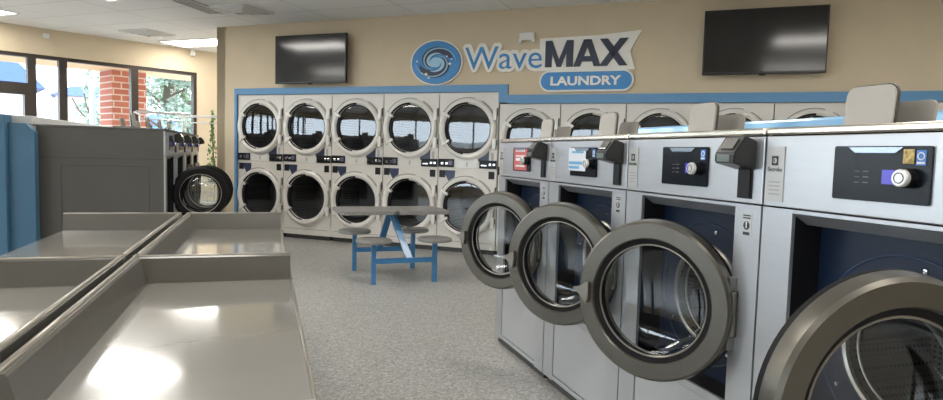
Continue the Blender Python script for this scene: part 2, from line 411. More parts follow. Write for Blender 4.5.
def make_dryer(label, W_, H, r, zc_up, zc_lo, group):
    t = thing('stacked_dryer', label, 'tumble dryer', (0,0,0), 0, group)
    g = .006; x0, x1 = g/2, W_-g/2; cx = W_/2; rg = r*.775
    zm = (zc_up+zc_lo)/2
    bm = bm_new()
    # hollow cabinet
    box(bm, x0, x0+.012, .012, .72, .06, H); box(bm, x1-.012, x1, .012, .72, .06, H); box(bm, x0+.012, x1-.012, .012, .72, H-.012, H)
    box(bm, x0+.012, x1-.012, .708, .72, .06, H-.012); box(bm, x0+.012, x1-.012, .012, .708, .06, .072); box(bm, x0+.012, x1-.012, .03, .708, zm-.006, zm+.006)
    plate_hole(bm, x0, x1, .06, H, [(cx, zc_up, rg*.98, zm, H), (cx, zc_lo, rg*.98, .06, zm)], 0)
    obj('cabinet', bm, m_dryer, t)
    bm = bm_new(); box(bm, x0+.02, x1-.02, .03, .6, 0, .06); obj('plinth', bm, m_kick, t)
    bm = bm_new(); box(bm, x0, x0+.004, -.002, .0, .2, H-.01); box(bm, x0+.05, x1-.05, -.0015, 0, .135, .139); obj('panel_seam', bm, m_dark, t)
    for zc in (zc_up, zc_lo):
        bm = bm_new()
        lathe(bm, [(rg, .0), (rg, .020), (rg+.02, .045), (r*.90, .052), (r*.955, .04), (r*.965, .022), (r, .020), (r, 0)], (cx, 0, zc), (0,-1,0), 56, closed=True)
        d = obj('door', bm, m_dryring, t)
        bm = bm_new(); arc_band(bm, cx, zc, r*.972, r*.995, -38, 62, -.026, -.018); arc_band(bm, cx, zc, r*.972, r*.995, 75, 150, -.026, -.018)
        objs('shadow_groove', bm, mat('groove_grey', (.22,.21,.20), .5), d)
        # dark gasket + hand recess on the left of the window
        bm = bm_new(); arc_band(bm, cx, zc, rg*.86, rg*1.0, 148, 212, -.030, -.004, 12); arc_band(bm, cx, zc, rg*1.0, rg*1.075, 88, 148, -.049, -.040, 14)
        arc_band(bm, cx, zc, rg*1.0, rg*1.05, 212, 262, -.049, -.040, 14)
        torus(bm, rg*.99, .008, (cx, -.012, zc), (0,1,0), 48, 6)
        obj('gasket', bm, m_rubber, d)
        bm = bm_new()
        for a in (148, 212):
            MM = Matrix.Translation((cx, -.05, zc)) @ Matrix.Rotation(-radians(a), 4, 'Y')
            box(bm, rg*.90, r*.99, -.012, .02, -.016, .016, .004, MM)
        objs('door_handle', bm, m_dryring, d)
        bm = bm_new()
        box(bm, cx+r*.86, x1-.012, -.045, -.002, zc+r*.28, zc+r*.62, .004); box(bm, cx+r*.86, x1-.012, -.045, -.002, zc-r*.62, zc-r*.28, .004)
        objs('hinge', bm, m_dryring, d)
        bm = bm_new(); box(bm, x1-.014, x1-.004, -.012, .0, zc+r*.40, zc+r*.66); box(bm, x1-.014, x1-.004, -.012, 0, zc-r*.5, zc-r*.34); objs('hinge_pin', bm, m_dark, d)
        bm = bm_new(); lathe(bm, [(rg*.99, .012), (rg*.9, .013), (rg*.5, .015), (0, .016)], (cx, 0, zc), (0,-1,0), 48)
        obj('door_glass', bm, m_dglass, d)
        bm = bm_new(); lathe(bm, [(rg*1.04, -.03), (rg*1.12, -.10), (rg*1.12, -.62), (0, -.62)], (cx, 0, zc), (0,-1,0), 40); obj('drum', bm, m_ddrum, t)
        # navy corner sticker following the ring
        pts = [(x1-.105, zc-r*1.02), (x1-.105, zc-r*.64)] + ellipse_arc(cx, zc, r*1.012, -43, -72, 6) + [(cx + r*.30, zc-r*1.02)]
        bm = bm_new(); prism(bm, pts, lambda p, d_: Vector((p[0], d_, p[1])), -.002, 0); obj('corner_sticker', bm, m_navy, t) if zc == zc_up else bm.free()
    # control strip between the doors
    bm = bm_new(); box(bm, x0+.004, x0+.215, -.014, 0, zm+.005 -.0+.0, zm+.105+.0, .003); box(bm, x1-.225, x1-.004, -.014, 0, zm, zm+.10, .003)
    cs = objs('control_strip', bm, m_black, t); cs = cs[1]
    bm = bm_new()
    for xx in (x0+.045, x0+.105, x1-.10, x1-.05): box(bm, xx, xx+.035, -.022, -.014, zm+.035, zm+.065, .004)
    box(bm, x1-.20, x1-.13, -.018, -.014, zm+.03, zm+.045)
    objs('coin_slot', bm, m_chrome, cs)
    bm = bm_new(); box(bm, x0+.15, x0+.20, -.018, -.014, zm+.03, zm+.085); obj('screen', bm, mat('dim_screen', (.12,.12,.2), .3), cs)
    bm = bm_new(); box(bm, x0+.235, x1-.245, -.006, 0, zm-.005, zm+.115, .004); pl = obj('lint_panel', bm, m_dryring, t)
    bm = bm_new(); box(bm, cx-.008, cx+.008, -.008, -.006, zm+.03, zm+.07); box(bm, cx-.025, cx+.025, -.008, -.006, zm+.022, zm+.027); obj('maker_emblem', bm, mat('emblem_grey', (.35,.34,.33), .5), pl)
    bm = bm_new(); box(bm, x0+.02, x0+.10, -.004, 0, zm-.125, zm-.035); box(bm, x1-.105, x1-.03, -.004, 0, zm-.125, zm-.035); objs('card_slot', bm, m_black, t)
    pts = [(x0+.10, zm-.035), (x0+.235, zm-.035)] + ellipse_arc(cx, zc_lo, r*1.02, 114, 128, 5) + [(x0+.10, zm-.09)]
    bm = bm_new(); prism(bm, pts, lambda p, d_: Vector((p[0], d_, p[1])), -.002, 0); obj('price_sticker', bm, m_navy, t)
    bm = bm_new(); box(bm, x1-.082, x1-.048, -.003, 0, zc_up-r*.98, zc_up-r*.74); obj('notice_sticker', bm, mat('sticker_grey', (.4,.4,.4), .5), t)
    return t
MWR = WA
dl = ['stacked dryer nearest the corner, left end of the tall bank under the dark television',
      'stacked dryer second from the left end of the tall bank by the corner',
      'middle dryer stack of the five tall ones, behind the left half of the picnic table',
      'stacked dryer fourth in the tall bank, directly behind the right half of the picnic table',
      'rightmost dryer stack of the tall bank, below the round blue wave emblem']
d0 = make_dryer(dl[0], .785, 1.97, .385, 1.53, .575, 'tall stacked dryers along the back wall')
for i in range(5):
    o = d0 if i == 0 else copy_tree(d0)
    o.location = wp(.002 + .785*i); o.rotation_euler = (0,0,MWR); o['label'] = dl[i]
dl2 = ['shorter stacked dryer just right of the step in the blue trim',
       'shorter stacked dryer behind the soap lids of the second washer, under the sign pill',
       'shorter stacked dryer right of the sign, third from the step in the blue trim',
       'shorter stacked dryer below the left half of the wide television',
       'shorter stacked dryer below the right edge of the wide television',
       'shorter stacked dryer mostly hidden behind the tallest soap lid at the right',
       'shorter stacked dryer at the far right edge of the picture']
d1_ = make_dryer(dl2[0], .745, 1.83, .345, 1.435, .52, 'shorter stacked dryers behind the washers')
for i in range(7):
    o = d1_ if i == 0 else copy_tree(d1_)
    o.location = wp(3.93 + .002 + .745*i, .002); o.rotation_euler = (0,0,MWR); o['label'] = dl2[i]

# ================================================================ WASHERS
def make_washer(label, W_, D_, H, open_deg, group, stickers, topmat=None, ry=(.116,.656), hin=.096, sh=0.):
    """front faces local -X at x=0; hinge side at local y=0"""
    t = thing('washing_machine', label, 'washing machine', (0,0,0), 0, group)
    g = .004; y0, y1 = g, W_-g; ry0, ry1 = ry; cy, cz = (ry0+ry1)/2-.01, .73; dp = .11
    k = H/1.324
    zt = H; zf = H-.022; zs = 1.088*k; zr1, zr0 = 1.042*k, .43
    bm = bm_new()
    box(bm, .012, D_, y0, y0+.01, .04, zf); box(bm, .012, D_, y1-.01, y1, .04, zf); box(bm, D_-.01, D_, y0+.01, y1-.01, .04, zf); box(bm, .012, D_-.01, y0+.01, y1-.01, .04, .05)
    obj('cabinet', bm, m_darkbody, t)
    bm = bm_new()
    for x_a, x_b, z_a, z_b in ((.02, D_-.02, H-.292, H-.288), (.135, .85*D_/1.04, H-.362, H-.358)): box(bm, x_a, x_b, y1, y1+.0025, z_a, z_b)
    for x_a in (.135, .85*D_/1.04): box(bm, x_a, x_a+.004, y1, y1+.0025, .12, H-.358)
    obj('panel_seam', bm, m_dark, t)
    bm = bm_new(); box(bm, -.004, D_, y0, y1, zf, zt, .006); obj('top_panel', bm, topmat or m_top, t)
    bm = bm_new(); box(bm, .0, .012, y0, y1, zs+.002, zf-.003, .003); obj('control_fascia', bm, m_silver, t)
    # front frame: stiles, reveals, sloped lintel
    bm = bm_new()
    box(bm, 0, .012, y0, ry0, .04, zs-.002); box(bm, 0, .012, ry1, y1, .04, zs-.002)
    prism(bm, [(0, zs-.002), (0, zs-.012), (.055, zr1), (.07, zr1), (.07, zs-.002)], lambda p, d: Vector((p[0], d, p[1])), ry0, ry1)
    box(bm, 0, .012, ry0, ry1, .405, zr0)
    obj('front_frame', bm, m_silver, t)
    bm = bm_new(); box(bm, .012, dp, ry0-.006, ry0, zr0, zr1+.03); box(bm, .012, dp, ry1, ry1+.006, zr0, zr1+.03); box(bm, .012, dp, ry0, ry1, zr0-.006, zr0)
    obj('reveal', bm, m_black, t)
    bm = bm_new(); box(bm, .004, .014, ry0+.003, ry1-.003, .07, .402, .002); box(bm, .001, .014, ry0, ry1, .045, .067); obj('lower_panel', bm, m_silver_low, t)
    bm = bm_new(); box(bm, .02, D_-.05, y0+.02, y1-.02, 0, .04); obj('plinth', bm, m_kick, t)
    # blue inner panel with round opening
    bm = bm_new()
    plate_hole(bm, ry0, ry1, zr0, zr1+.02, [(cy, cz, .172, zr0, zr1+.02)], 0, 48)
    for v in bm.verts: v.co = Vector((dp, v.co.x, v.co.z))
    inner = obj('inner_panel', bm, m_blue_in, t)
    bm = bm_new(); torus(bm, .262, .003, (dp-.001, cy, cz), (1,0,0), 56, 6); obj('pressed_ring', bm, mat('blue_edge', (.016,.04,.095), .3), inner)
    bm = bm_new()
    for a in range(0, 360, 45):
        lathe(bm, [(0,.006), (.006,.005), (.008,0)], (dp-.001, cy + .235*cos(radians(a+10)), cz + .235*sin(radians(a+10))), (-1,0,0), 10)
    objs('screw', bm, m_chrome, inner)
    bm = bm_new(); lathe(bm, [(.166, -.01), (.168, .006), (.176, .010), (.184, .006), (.186, 0)], (dp, cy, cz), (-1,0,0), 56); torus(bm, .160, .004, (dp+.03, cy, cz), (1,0,0), 56, 8); obj('opening_rim', bm, mat('rim_steel', (.33,.31,.28), .3, .9), t)
    bm = bm_new(); lathe(bm, [(.168, 0), (.160, -.03), (.190, -.06), (.25, -.07), (.25, -.42), (.05, -.43), (0, -.41)], (dp, cy, cz), (-1,0,0), 48)
    for a in (90, 210, 330):
        A = Matrix.Translation((0, cy, cz)) @ Matrix.Rotation(radians(a), 4, 'X'); box(bm, dp+.09, dp+.40, -.025, .025, -.25, -.20, .008, A)
    obj('drum', bm, m_drum, t)
    before = set(COL.objects)
    # display
    dz0, dz1 = 1.130*k, 1.268*k
    bm = bm_new(); prism(bm, rrect(.257, .520, dz0, dz1, .006), lambda p, d: Vector((d, p[0], p[1])), -.006, 0); disp = obj('control_display', bm, m_display, t)
    bm = bm_new(); prism(bm, [(.325,dz1-.003),(.475,dz1-.003),(.455,dz1-.017),(.345,dz1-.017)], lambda p, d: Vector((d,p[0],p[1])), -.010, -.006); obj('pull_trim', bm, mat('trim_steel', (.35,.4,.46), .25, .8), disp)
    bm = bm_new(); lathe(bm, [(.0,.034), (.018,.034), (.021,.030), (.021,.012), (.023,.0)], (-.006, .308, dz0+.062), (-1,0,0), 28); dial = obj('dial', bm, m_dial, disp)
    bm = bm_new(); lathe(bm, [(.0235,.0), (.0235,.022), (.0215,.022)], (-.006, .308, dz0+.062), (-1,0,0), 28); torus(bm, .012, .0012, (-.0405, .308, dz0+.062), (1,0,0), 20, 5); obj('dial_collar', bm, m_black, disp)
    if stickers != 'paper':
        bm = bm_new(); box(bm, -.0075, -.006, .335, .378, dz0+.045, dz0+.080); obj('screen', bm, m_screen, disp)
        bm = bm_new()
        for q in range(3):
            box(bm, -.0072, -.006, .415, .432, dz0+.045+q*.014, dz0+.048+q*.014); box(bm, -.0072, -.006, .44, .455, dz0+.045+q*.014, dz0+.047+q*.014)
        obj('display_marks', bm, mat('mark_grey', (.12,.12,.13), .5), disp)
        bm = bm_new(); box(bm, -.0078, -.006, .270, .293, dz1-.045, dz1-.010); sb = obj('energy_sticker', bm, m_stkblue, disp)
        bm = bm_new(); torus(bm, .008, .0015, (-.0082, .2815, dz1-.024), (1,0,0), 16, 5); box(bm, -.0085, -.0078, .272, .291, dz1-.042, dz1-.037); obj('sticker_mark', bm, m_paper, sb)
    # brand plate with emblem and lettering
    bm = bm_new(); prism(bm, rrect(.695, .762, 1.105*k, 1.268*k, .004), lambda p, d: Vector((d, p[0], p[1])), -.003, 0); bp = obj('brand_plate', bm, m_plate, t)
    bm = bm_new(); box(bm, -.0045, -.003, .718, .742, 1.212*k, 1.240*k); obj('emblem', bm, m_ink, bp)
    bm = bm_new(); torus(bm, .007, .0012, (-.0048, .730, 1.226*k), (1,0,0), 20, 4); prism(bm, [(.730,1.218*k),(.730,1.234*k),(.724,1.226*k)], lambda p, d: Vector((d,p[0],p[1])), -.0055, -.0045); obj('emblem_mark', bm, m_plate, bp)
    bm = text_bm('Electrolux', .757, .701, 1.194*k, 1.207*k, -.0035, .001, axis='x'); obj('lettering', bm, m_ink, bp)
    bm = bm_new()
    for q in range(4): box(bm, -.0038, -.003, .708, .750, (1.125+.012*q)*k, (1.129+.012*q)*k)
    obj('small_print', bm, mat('print_grey', (.33,.33,.33), .5), bp)
    shifted = [o_ for o_ in COL.objects if o_ not in before]
    # warning sticker on the hinge stile
    bm = bm_new(); box(bm, -.001, 0, .040, .082, .985*k, 1.062*k); ws = obj('warning_sticker', bm, mat('sticker_silver', (.55,.56,.57), .4, .3), t)
    bm = bm_new(); lathe(bm, [(0,.001), (.0135,.001), (.0135,0)], (-.001, .061, 1.020*k), (-1,0,0), 24); box(bm, -.002, -.001, .045, .077, 1.042*k, 1.046*k); box(bm, -.002, -.001, .045, .077, 1.050*k, 1.054*k)
    box(bm, -.002, -.001, .047, .075, .990*k, 1.000*k); obj('sticker_print', bm, m_ink, ws)
    bm = bm_new(); box(bm, -.0026, -.002, .059, .063, 1.012*k, 1.026*k); lathe(bm, [(0,.0006), (.003,.0006), (.003,0)], (-.002, .061, 1.029*k), (-1,0,0), 12); obj('sticker_figure', bm, m_paper, ws)
    # card reader
    bm = bm_new(); box(bm, -.004, .0, .045, .110, 1.105*k, 1.285*k, .002); box(bm, -.010, -.004, .049, .066, 1.11*k, 1.25*k, .002); cr = obj('card_reader', bm, m_black, t)
    bm = bm_new(); prism(bm, [(0, 1.286*k), (-.045, 1.300*k), (-.085, 1.245*k), (-.085, 1.215*k), (0, 1.195*k)], lambda p, d: Vector((p[0], d, p[1])), .034, .126)
    bmesh.ops.bevel(bm, geom=bm.edges[:], offset=.004, segments=2, affect='EDGES'); obj('reader_head', bm, mat('reader_black', (.03,.03,.03), .25), cr)
    bm = bm_new(); prism(bm, [(-.0865, 1.219*k), (-.0865, 1.241*k), (-.085, 1.241*k), (-.085, 1.219*k)], lambda p, d: Vector((p[0], d, p[1])), .055, .112)
    obj('reader_screen', bm, m_lcd, cr)
    bm = bm_new(); MM = Matrix.Translation((-.066, .080, 1.2755*k)) @ Matrix.Rotation(radians(-54), 4, 'Y'); box(bm, -.02, .02, -.028, .028, -.002, .003, .001, MM); obj('reader_keypad', bm, m_chrome, cr)
    before = set(COL.objects)
    # soap lids standing open on top
    bm = bm_new(); prism(bm, rrect(.590, .752, zt-.005, zt+.133, .030, corners=(0,1,1,0)), lambda p, d: Vector((.27 + d + (p[1]-zt)*.08, p[0], p[1])), 0, .012)
    l1 = obj('soap_lid', bm, m_lid, t)
    bm = bm_new(); pts = rrect(.586, .756, zt-.005, zt+.137, .033, corners=(0,1,1,0)); prism(bm, pts, lambda p, d: Vector((.278 + d + (p[1]-zt)*.08, p[0], p[1])), 0, .008); obj('lid_edge', bm, m_edge, l1)
    bm = bm_new(); prism(bm, rrect(.545, .722, zt-.005, zt+.090, .02, corners=(0,1,1,0)), lambda p, d: Vector((.37 + d + (p[1]-zt)*.15, p[0], p[1])), 0, .010); l2 = obj('soap_lid', bm, m_lid2, t)
    bm = bm_new(); box(bm, .26, .44, .53, .755, zt, zt+.010, .003); obj('soap_box', bm, m_edge, t)
    shifted += [o_ for o_ in COL.objects if o_ not in before]
    for o_ in shifted:
        o_.data.transform(Matrix.Translation((0, sh, 0)))
    # door
    r = .280
    bm = bm_new()
    C = (-.004, r, 0); dv0 = set(COL.objects)
    lathe(bm, [(.216,-.02), (.216,.011), (.220,.016), (.268,.016), (.277,.008), (.283,-.024), (.283,-.028), (.262,-.028)], C, (-1,0,0), 72, closed=True)
    d = obj('door', bm, m_ring, t, loc=(.03, hin+.035, cz), rotz=radians(open_deg))
    bm = bm_new(); lathe(bm, [(.262,-.028), (.282,-.028), (.284,-.042), (.262,-.066), (.222,-.066), (.200,-.045), (.200,-.02), (.216,-.02)], C, (-1,0,0), 72, closed=True)
    lathe(bm, [(.193,-.004), (.2165,.004), (.2165,-.02), (.193,-.02)], C, (-1,0,0), 72, closed=True); obj('gasket', bm, m_rubber, d)
    bm = bm_new(); torus(bm, .195, .0035, (0, r, 0), (1,0,0), 64, 8); torus(bm, .206, .005, (.062, r, 0), (1,0,0), 64, 8); obj('steel_band', bm, mat('rim_steel', (.33,.31,.28), .3, .9), d)
    bm = bm_new(); lathe(bm, [(.195,0), (.192,-.035), (.182,-.085), (.160,-.115), (.10,-.13), (0,-.135)], C, (-1,0,0), 64); obj('door_glass', bm, m_glass, d)
    bm = bm_new()
    hp = [(.512,-.045),(.530,-.030),(.545,-.004),(.568,-.001),(.572,.009),(.545,.016),(.530,.022),(.514,.038),(.504,.034),(.508,.010),(.505,-.02)]
    prism(bm, hp, lambda p, d_: Vector((d_, p[0], p[1])), -.040, -.020); bmesh.ops.bevel(bm, geom=bm.edges[:], offset=.003, segments=2, affect='EDGES')
    obj('door_handle', bm, mat('handle_steel', (.25,.235,.205), .3, .8), d)
    bm = bm_new(); box(bm, .002, .026, -.005, .03, -.075, .075, .004); obj('hinge_plate', bm, m_ring, d)
    for o_ in [o_ for o_ in COL.objects if o_ not in dv0]: o_.data.transform(Matrix.Translation((-.06, 0, 0)))
    bm = bm_new(); box(bm, -.026, .0, hin-.008, hin+.016, cz-.12, cz+.12, .003); obj('hinge', bm, mat('hinge_grey', (.2,.2,.19), .35, .6), t)
    return t
def paper_on(t, kind):
    dz0, dz1 = 1.130, 1.268
    disp = [c for c in t.children if c.name.startswith('control_display')][0]
    if kind == 'red':
        bm = bm_new(); box(bm, -.0085, -.0065, .30, .50, dz0+.005, dz1-.005); p = obj('price_notice', bm, mat('red_white_paper', (.55,.12,.12), .5), disp); p['label'] = 'red and white paper notice'
        bm = bm_new()
        for z_, h_ in ((1.245,.010), (1.215,.008), (1.19,.018), (1.155,.010)): box(bm, -.0095, -.0085, .33, .47, z_, z_+h_)
        obj('notice_print', bm, m_paper, p)
    elif kind == 'blue':
        bm = bm_new(); box(bm, -.0085, -.0065, .36, .535, dz0+.025, dz1-.003); p = obj('price_notice', bm, mat('pale_paper', (.72,.74,.8), .5), disp); p['label'] = 'white paper notice with blue print'
        bm = bm_new(); box(bm, -.0095, -.0085, .39, .53, 1.185, 1.20); box(bm, -.0095, -.0085, .42, .53, 1.165, 1.178); box(bm, -.0095, -.0085, .38, .5, 1.24, 1.25); obj('notice_print', bm, mat('notice_blue', (.15,.4,.6), .5), p)
    elif kind == 'gold':
        bm = bm_new(); box(bm, -.0085, -.0065, .298, .325, dz1-.042, dz1-.008); obj('award_sticker', bm, m_gold, disp)
XW = 1.444
PITCH_Y = .775
rl = ['silver washer at the far end of the right row, red notice on its display',
      'silver washer second from the far end of the right row, white paper on its display',
      'silver washer in the middle foreground, whole round door ajar and card reader showing',
      'nearest silver front loading washer at the right edge with large display and gold sticker']
w0 = make_washer(rl[0], PITCH_Y, .84, 1.324, 32, 'silver washers in the row on the right', 'std')
ROW_Y = 3.909 - PITCH_Y
rws = []
for i in range(4):
    o = w0 if i == 0 else copy_tree(w0)
    o.location = (XW, ROW_Y - PITCH_Y*i , 0); o['label'] = rl[i]; rws.append(o)
    for c in o.children:
        if c.name.startswith('door'):
            c.location.y = .131 - (.04, .06, .025, 0.)[i]
            if i == 3: c.rotation_euler.z = radians(82)
paper_on(rws[0], 'red'); paper_on(rws[1], 'blue'); paper_on(rws[3], 'gold')
ll = ['grey sided washer nearest the folding tables, its plain side panel showing in the left row',
      'left row washer second from the near end, its open door behind the front one',
      'left row washer third from the near end, card reader by the window frame',
      'left row washer farthest away, beside the corner with the vine']
lw0 = make_washer(ll[0], .78, 1.04, 1.385, 90, 'dark sided washers in the row on the left', 'std', m_darkbody)
for i in range(4):
    o = lw0 if i == 0 else copy_tree(lw0)
    o.location = (-.90, 6.60 + .78*(i+1), 0); o.rotation_euler = (0,0,pi); o['label'] = ll[i]
    for c in o.children:
        if c.name.startswith('door'): c.rotation_euler.z = radians((102, 88, 0, 0)[i])

# service bulkheads behind the two rows
t = thing('service_bulkhead', 'long pale blue topped bulkhead running behind the right row of washers', 'bulkhead', (2.33, .62, 0))
bm = bm_new(); box(bm, 0, .30, 0, 3.3, 0, 1.375, .004); obj('body', bm, m_bulkg, t)
bm = bm_new(); box(bm, -.01, .31, -.01, 3.31, 1.375, 1.425, .012); obj('top_cover', bm, m_bulk, t)
t = thing('service_bulkhead', 'tall blue end cabinet and pale topped bulkhead behind the left row of washers', 'bulkhead', (-1.97, 6.45, 0))
bm = bm_new(); box(bm, -.36, .0, .12, 3.2, 0, 1.38, .003); obj('body', bm, m_bulkg, t)
bm = bm_new(); box(bm, -.37, .01, .12, 3.2, 1.38, 1.455, .008); obj('top_cover', bm, m_bulkg, t)
bm = bm_new(); prism(bm, [(-.14, 0), (.055, 0), (.055, 1.31), (-.005, 1.385), (-.14, 1.385)], lambda p, d: Vector((p[0], d, p[1])), .02, .12); obj('end_panel', bm, m_blue, t)
bm = bm_new(); box(bm, -1.5, -.141, -.04, .12, 0, 1.455, .004); ec = obj('end_cabinet', bm, m_blue, t)
bm = bm_new(); lathe(bm, [(0,.02),(.022,.018),(.026,.004),(.03,0)], (-.22, -.04, .89), (0,-1,0), 20); obj('lock', bm, m_chrome, ec)

# ================================================================ FOLDING TABLES
def make_table(label, x0, x1, y0, y1, up_left):
    """table top z .76 with raised upstands along the far end and along the side towards its twin"""
    t = thing('folding_table', label, 'table', ((x0+x1)/2, (y0+y1)/2, 0), 0, 'grey folding tables in the centre')
    hx, hy = (x1-x0)/2, (y1-y0)/2; zt, zr = .76, .848; s = .022
    bm = bm_new(); box(bm, -hx, hx, -hy, hy, zt-.03, zt, .003); obj('tabletop', bm, m_laminate_lit, t)
    bm = bm_new()
    sx = -1 if up_left else 1
    prism(bm, [(hy, zt), (hy-.035, zt), (hy-.018, zr-.006), (hy-.012, zr), (hy, zr)], lambda p, d: Vector((d, p[0], p[1])), -hx, hx)
    prism(bm, [(sx*hx, zt), (sx*(hx-.05), zt), (sx*(hx-.028), zr-.006), (sx*(hx-.022), zr), (sx*hx, zr)], lambda p, d: Vector((p[0], d, p[1])), -hy, hy-.036)
    obj('upstand', bm, m_laminate_shaded, t)
    bm = bm_new(); tube(bm, [(-hx, hy-.008, zr), (hx, hy-.008, zr)], .005, 8); tube(bm, [(sx*(hx-.011), -hy, zr), (sx*(hx-.011), hy-.01, zr)], .007, 8)
    obj('rim_strip', bm, m_bull, t)
    bm = bm_new(); tube(bm, [(-hx, -hy, zt-.014), (hx, -hy, zt-.014)], .014, 10); tube(bm, [(-sx*hx, -hy, zt-.012), (-sx*hx, hy-.03, zt-.012)], .009, 8); obj('edge_strip', bm, m_bull, t)
    bm = bm_new(); box(bm, -hx+.03, hx-.03, -hy+.05, hy-.05, zt-.12, zt-.03); obj('apron', bm, m_laminate_shaded, t)
    for ax in (-1, 1):
        for ay in (-1, 1):
            bm = bm_new(); box(bm, ax*(hx-.05)-.02, ax*(hx-.05)+.02, ay*(hy-.08)-.02, ay*(hy-.08)+.02, 0, zt-.12, .003); obj('leg', bm, m_steelblue, t)
    return t
XR = -.435
make_table('near right grey folding table with glossy top and cloudy light reflection', XR+.012, .085, 1.185, 2.375, True)
make_table('near left grey folding table, cut off by the left edge of the picture', XR-.70, XR-.012, 1.185, 2.375, False)
make_table('far right grey folding table, in front of the open washer doors', XR+.012, .085, 2.395, 3.90, True)
make_table('far left grey folding table below the blank grey washer side', XR-.59, XR-.012, 2.395, 3.90, False)

# ================================================================ PICNIC TABLE
t = thing('picnic_table', 'small grey picnic table with blue steel frame and four round seats', 'table', (1.17, 6.2, 0), radians(4))
for sx in (-1, 1):
    bm = bm_new(); prism(bm, rrect(min(sx*.006, sx*.53), max(sx*.006, sx*.53), -.29, .29, .05), lambda p, d: Vector((p[0], p[1], d)), .635, .668)
    bmesh.ops.bevel(bm, geom=[e for e in bm.edges if abs(e.verts[0].co.z-e.verts[1].co.z) < 1e-5], offset=.004, segments=2, affect='EDGES'); obj('tabletop', bm, m_seat, t)
for sx in (-1, 1):
    for sy in (-1, 1):
        x, y = sx*.31 + .03 + (.03 if (sx, sy) == (-1, -1) else 0), sy*.365
        bm = bm_new(); lathe(bm, [(0,.425),(.15,.425),(.162,.418),(.165,.405),(.162,.392),(.15,.388),(0,.388)], (x, y, 0), (0,0,1), 36); obj('seat', bm, m_seat, t)
        bm = bm_new(); bar(bm, (x, y, 0), (x, y, .388), .04, .04); obj('leg', bm, m_steelblue, t)
for sy in (-1, 1):
    bm = bm_new(); bar(bm, (-.28+.02, sy*.365, .215), (.34-.02, sy*.365, .215), .035, .045); obj('beam', bm, m_steelblue, t)
    bm = bm_new(); bar(bm, (.0, sy*.03, .635), (.10 if sy < 0 else -.03, sy*.345, .215), .06, .03, up=(0,1,0)); obj('brace', bm, m_steelblue, t)

# ================================================================ SIGN
t = thing('shop_sign', 'wave emblem with blue and navy lettering and LAUNDRY pill on the beige wall', 'sign', WO, WA)
FN = lambda p, d: Vector((p[0], d, p[1]))
def ell(cx, cz, a, b, n=64): return [(cx+a*cos(2*pi*k/n), cz+b*sin(2*pi*k/n)) for k in range(n)]
ex, ez, ea, eb = 3.10, 2.338, .352, .277
bm = bm_new(); prism(bm, ell(ex, ez, ea, eb), FN, -.03, 0); em = obj('emblem', bm, m_sgnw, t)
bm = bm_new(); prism(bm, ell(ex, ez, ea*.945, eb*.945), FN, -.036, -.03); obj('emblem_outline', bm, m_sgnn, em)
bm = bm_new(); prism(bm, ell(ex, ez, ea*.93, eb*.93), FN, -.042, -.036); obj('emblem_disc', bm, m_sgnb, em)
def swirl(bm, a0, a1, r0, r1, wmax, y0, y1, flip=1, n=26, pw=.6):
    prev = None
    for k in range(n+1):
        s = k/n; a = radians(a0+(a1-a0)*s)*flip; r = r0+(r1-r0)*s; wd = wmax*max(.02, sin(pi*s)**pw)
        q = [(ex + ea*(r+o_)*cos(a), ez + eb*(r+o_)*sin(a)) for o_ in (-wd/2, wd/2)]
        if prev: prism(bm, [prev[0], prev[1], q[1], q[0]], FN, y0, y1)
        prev = q
bm = bm_new(); swirl(bm, 10, 225, .62, .30, .38, -.047, -.042); swirl(bm, 190, 405, .62, .30, .38, -.047, -.042); obj('navy_swirl', bm, m_sgnn, em)
bm = bm_new(); swirl(bm, 0, 250, .78, .30, .05, -.050, -.042); swirl(bm, 180, 430, .78, .30, .05, -.050, -.042)
swirl(bm, 60, 250, .42, .20, .12, -.050, -.042); swirl(bm, 240, 430, .42, .20, .12, -.050, -.042); prism(bm, ell(ex, ez, ea*.22, eb*.22, 28), FN, -.050, -.042); obj('light_swirl', bm, m_sgnl, em)
bm = bm_new()
for a, r_, q in ((-8,.55,.05), (12,.62,.03), (235,.62,.055), (222,.70,.03), (250,.72,.035), (175,.72,.04), (30,.5,.03)):
    prism(bm, ell(ex + ea*r_*cos(radians(a)), ez + eb*r_*sin(radians(a)), ea*q, eb*q, 16), FN, -.054, -.042)
obj('bubbles', bm, m_sgnw, em)
bm = bm_new()
for q in range(14):
    dx, dz = .036*cos(2*pi*q/14), .036*sin(2*pi*q/14)
    b2 = text_bm('Wave', 3.485+dx, 4.445+dx, 2.24+dz, 2.515+dz, -.008-.0008*q, .016, offset=.010); me_ = bpy.data.meshes.new('tmp'); b2.to_mesh(me_); b2.free(); bm.from_mesh(me_); bpy.data.meshes.remove(me_)
obj('script_backing', bm, m_sgnw, t)
bm = text_bm('Wave', 3.485, 4.445, 2.24, 2.505, -.028, .012, offset=-.004); o = obj('script_lettering', bm, m_sgnb, t)
mb = [(4.385,2.205),(4.40,2.575),(5.02,2.575),(5.04,2.60),(5.50,2.60),(5.385,2.405),(5.47,2.205)]
bm = bm_new()
for q in ([(4.405,2.205),(5.12,2.205),(5.12,2.590),(4.415,2.575)], [(5.12,2.205),(5.44,2.40),(5.56,2.625),(5.12,2.590)], [(5.12,2.205),(5.50,2.205),(5.44,2.40)]): prism(bm, q, FN, -.024, 0)
bmesh.ops.remove_doubles(bm, verts=bm.verts, dist=1e-5)
obj('bold_backing', bm, m_sgnw, t)
bm = bm_new(); zb, ztp = 2.245, 2.545; hh = ztp-zb
def P2(pts, ox, wx, z0=zb): return [(ox + p[0]*wx, z0 + p[1]*hh) for p in pts]
def quads(bm, lst, ox, wx):
    for q in lst: prism(bm, P2(q, ox, wx), FN, -.036, -.026)
